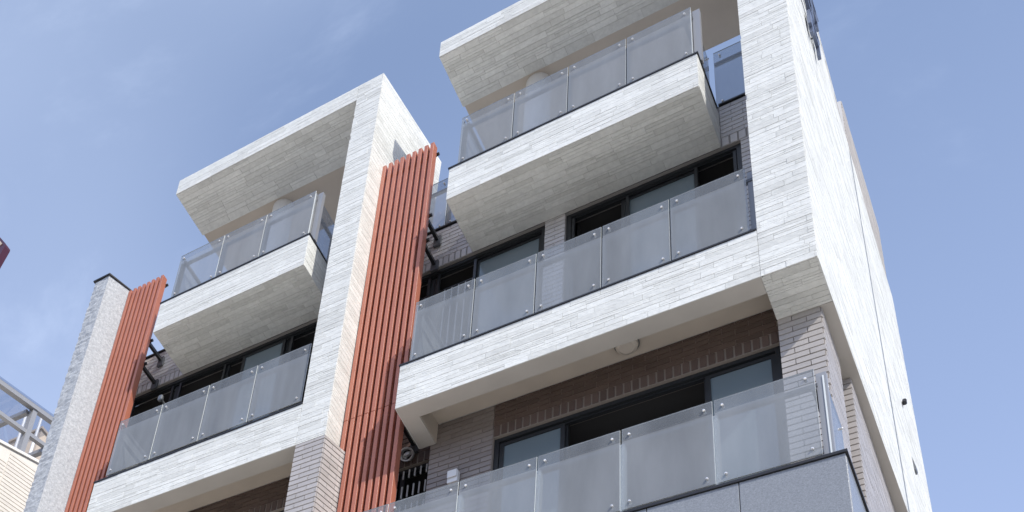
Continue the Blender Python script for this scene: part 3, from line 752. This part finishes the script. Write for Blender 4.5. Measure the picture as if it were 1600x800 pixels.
# sign letters on the side wall, seen edge-on
t = thing('sign_letters', (-1.17, 10.4, 17.9), 'blue-grey metal sign lettering standing off the white side wall', 'sign')
strokes = [  # (y0, y1, z0, z1) strokes of three stacked characters
    (10.02, 10.08, 18.2, 18.75), (10.02, 10.42, 18.69, 18.75), (10.36, 10.42, 18.2, 18.69), (10.08, 10.36, 18.43, 18.49), (10.02, 10.42, 18.14, 18.199),
    (10.20, 10.26, 17.62, 18.05), (10.26, 10.62, 17.99, 18.05), (10.26, 10.52, 17.79, 17.85), (10.52, 10.58, 17.62, 17.99), (10.14, 10.199, 17.72, 18.0),
    (10.40, 10.46, 18.55, 19.05), (10.46, 10.80, 18.80, 18.86), (10.66, 10.72, 18.45, 18.799), (10.46, 10.659, 18.55, 18.61)]
for (a, b, z0, z1) in strokes:
    m = MB(); m.box(-1.165, -1.132, a, b, z0, z1); m.build('stroke', M['sign_metal'], t)
for (y, z) in ((10.2, 18.46), (10.4, 17.82), (10.5, 18.83)):
    m = MB(); m.tube((-1.185, y, z), (-1.166, y, z), .012, seg=8); m.build('standoff', M['frame_grey'], t)

# ------------------------------------------------------------------ neighbour at far left
t = thing('neighbour_house', (-14.0, 10.0, GZ), 'cream tiled neighbouring house at the bottom left corner', 'house')
Wd = lambda p: Vector((p.x + (.30 * (p.y - 10.95) if p.x > -12.9 else 0), p.y, p.z))
ztop_ = lambda y: 16.54 - .19 * (10.95 - y)
m = MB(); m.prism([(7.0, GZ), (10.95, GZ), (10.95, 16.53), (7.0, 15.79)], -15.5, -12.51, 'x', warp=Wd); cw = m.build('side_wall', M['cream_tile'], t)
for (ya, yb) in ((9.3, 10.415), (10.43, 10.95)):
    z = 15.0; row = 0
    while z < 16.5:
        y = ya - (row % 2) * .0
        while y < yb - .02:
            y1 = min(y + 1.6, yb)
            zt1 = min(z + .068, ztop_(y) - .06)
            if zt1 - z > .02:
                add_tile(t, cw, 'cream_tile', M['cream_tile'], [Wd(Vector((-12.515, a, b))) for a, b in ((y, z), (y1, z), (y1, zt1), (y, zt1))],
                         [Wd(Vector((-12.498, a, b))) for a, b in ((y + .003, z + .003), (y1 - .003, z + .003), (y1 - .003, zt1 - .003), (y + .003, zt1 - .003))])
            y = y1
        z += .078; row += 1
flush_tiles(t, {'cream_tile': 300})
m = MB(); m.prism([(7.0, 15.80), (10.97, 16.545), (10.97, 16.60), (7.0, 15.855)], -12.7, -12.48, 'x', warp=Wd); m.build('parapet_coping', M['paint_white'], t)
# pergola on its roof
t = thing('roof_pergola', (-13.6, 11.0, 16.6), 'grey steel pergola with glass roof on the cream house', 'pergola')
m = MB(); m.prism([(10.86, 16.7), (10.97, 16.7), (10.97, 18.07), (10.86, 18.05)], -13.06, -12.96, 'x'); m.build('post', M['pergola'], t)
m = MB(); m.prism([(9.4, 17.52), (11.7, 18.33), (11.7, 18.43), (9.4, 17.62)], -13.04, -12.94, 'x'); m.build('eaves_beam', M['pergola'], t)
m = MB(); m.prism([(9.4, 16.95), (11.42, 17.62), (11.42, 17.70), (9.4, 17.03)], -13.05, -12.97, 'x'); m.build('rail_beam', M['pergola'], t)
for (ya, za) in ((10.80, 18.02), (11.40, 17.64)):
    m = MB(); m.box(-16.5, -13.065, ya, ya + .08, za - .09, za); m.build('cross_beam', M['pergola'], t)
m = MB(); m.prism([(9.4, 17.635), (11.7, 18.445), (11.7, 18.46), (9.4, 17.65)], -16.4, -12.92, 'x'); m.build('roof_glass', M['clear'], t)
for x, zt_ in ((-14.48, 19.85), (-14.02, 19.63)):
    m = MB(); m.tube((x, 12.0, 16.6), (x, 12.0, zt_), .03, seg=12); m.build('thin_post', M['white_pipe'], t)
m = MB(); m.tube((-15.4, 11.6, 18.3), (-13.4, 11.45, 17.65), .012, seg=8); m.build('cable', M['black_metal'], t)
# beige house beyond
t = thing('beige_house', (-19.0, 19.0, GZ), 'beige rendered house far behind the steel pergola', 'house')
m = MB(); m.box(-24.45, -23.19, 20.0, 26.0, GZ, 31.9); m.build('wall', M['beige'], t)
m = MB(); m.box(-24.5, -23.14, 19.95, 26.05, 31.901, 32.0); m.build('roof_edge', M['beige'], t)
m = MB(); m.box(-24.1, -23.6, 19.96, 19.999, 29.4, 30.6); m.build('window', M['pane'], t)

# ------------------------------------------------------------------ maroon board on a street pole, its corner in view
t = thing('sign_board', (-4.05, 2.62, GZ), 'dark maroon board poking its corner in at the left edge', 'sign board')
c0 = Vector((-3.708, 5.852)); dirA = Vector((-.555, .832)); dirB = Vector((-.22, -.975)); r_ = .013
P1, P2 = c0 + dirA * r_, c0 + dirB * r_
poly = [c0 + dirA * .42, P1, c0 + (dirA + dirB) * r_ * .3, P2, c0 + dirB * .30, c0 + dirB * .30 + Vector((-.42, -.02)), c0 + dirA * .42 + Vector((-.2, -.05))]
m = MB(); m.prism([(q.x, q.y) for q in poly], 2.6, 2.64, 'y'); m.build('board', M['red'], t)
m = MB(); q0 = c0 + Vector((-.012, -.004))
m.prism([(q.x, q.y) for q in (q0 + dirA * .36, q0 + dirA * .03, q0 + dirA * .03 + Vector((-.012, -.008)), q0 + dirA * .36 + Vector((-.012, -.008)))], 2.596, 2.5995, 'y'); m.build('trim', M['beige'], t)
m = MB(); m.tube((-4.05, 2.72, GZ), (-4.05, 2.72, 6.15), .05, .04, seg=16); m.build('pole', M['post'], t)
for z in (5.7, 6.0):
    m = MB(); m.box(-4.09, -4.01, 2.641, 2.70, z - .02, z + .02); m.build('clamp', M['post'], t)
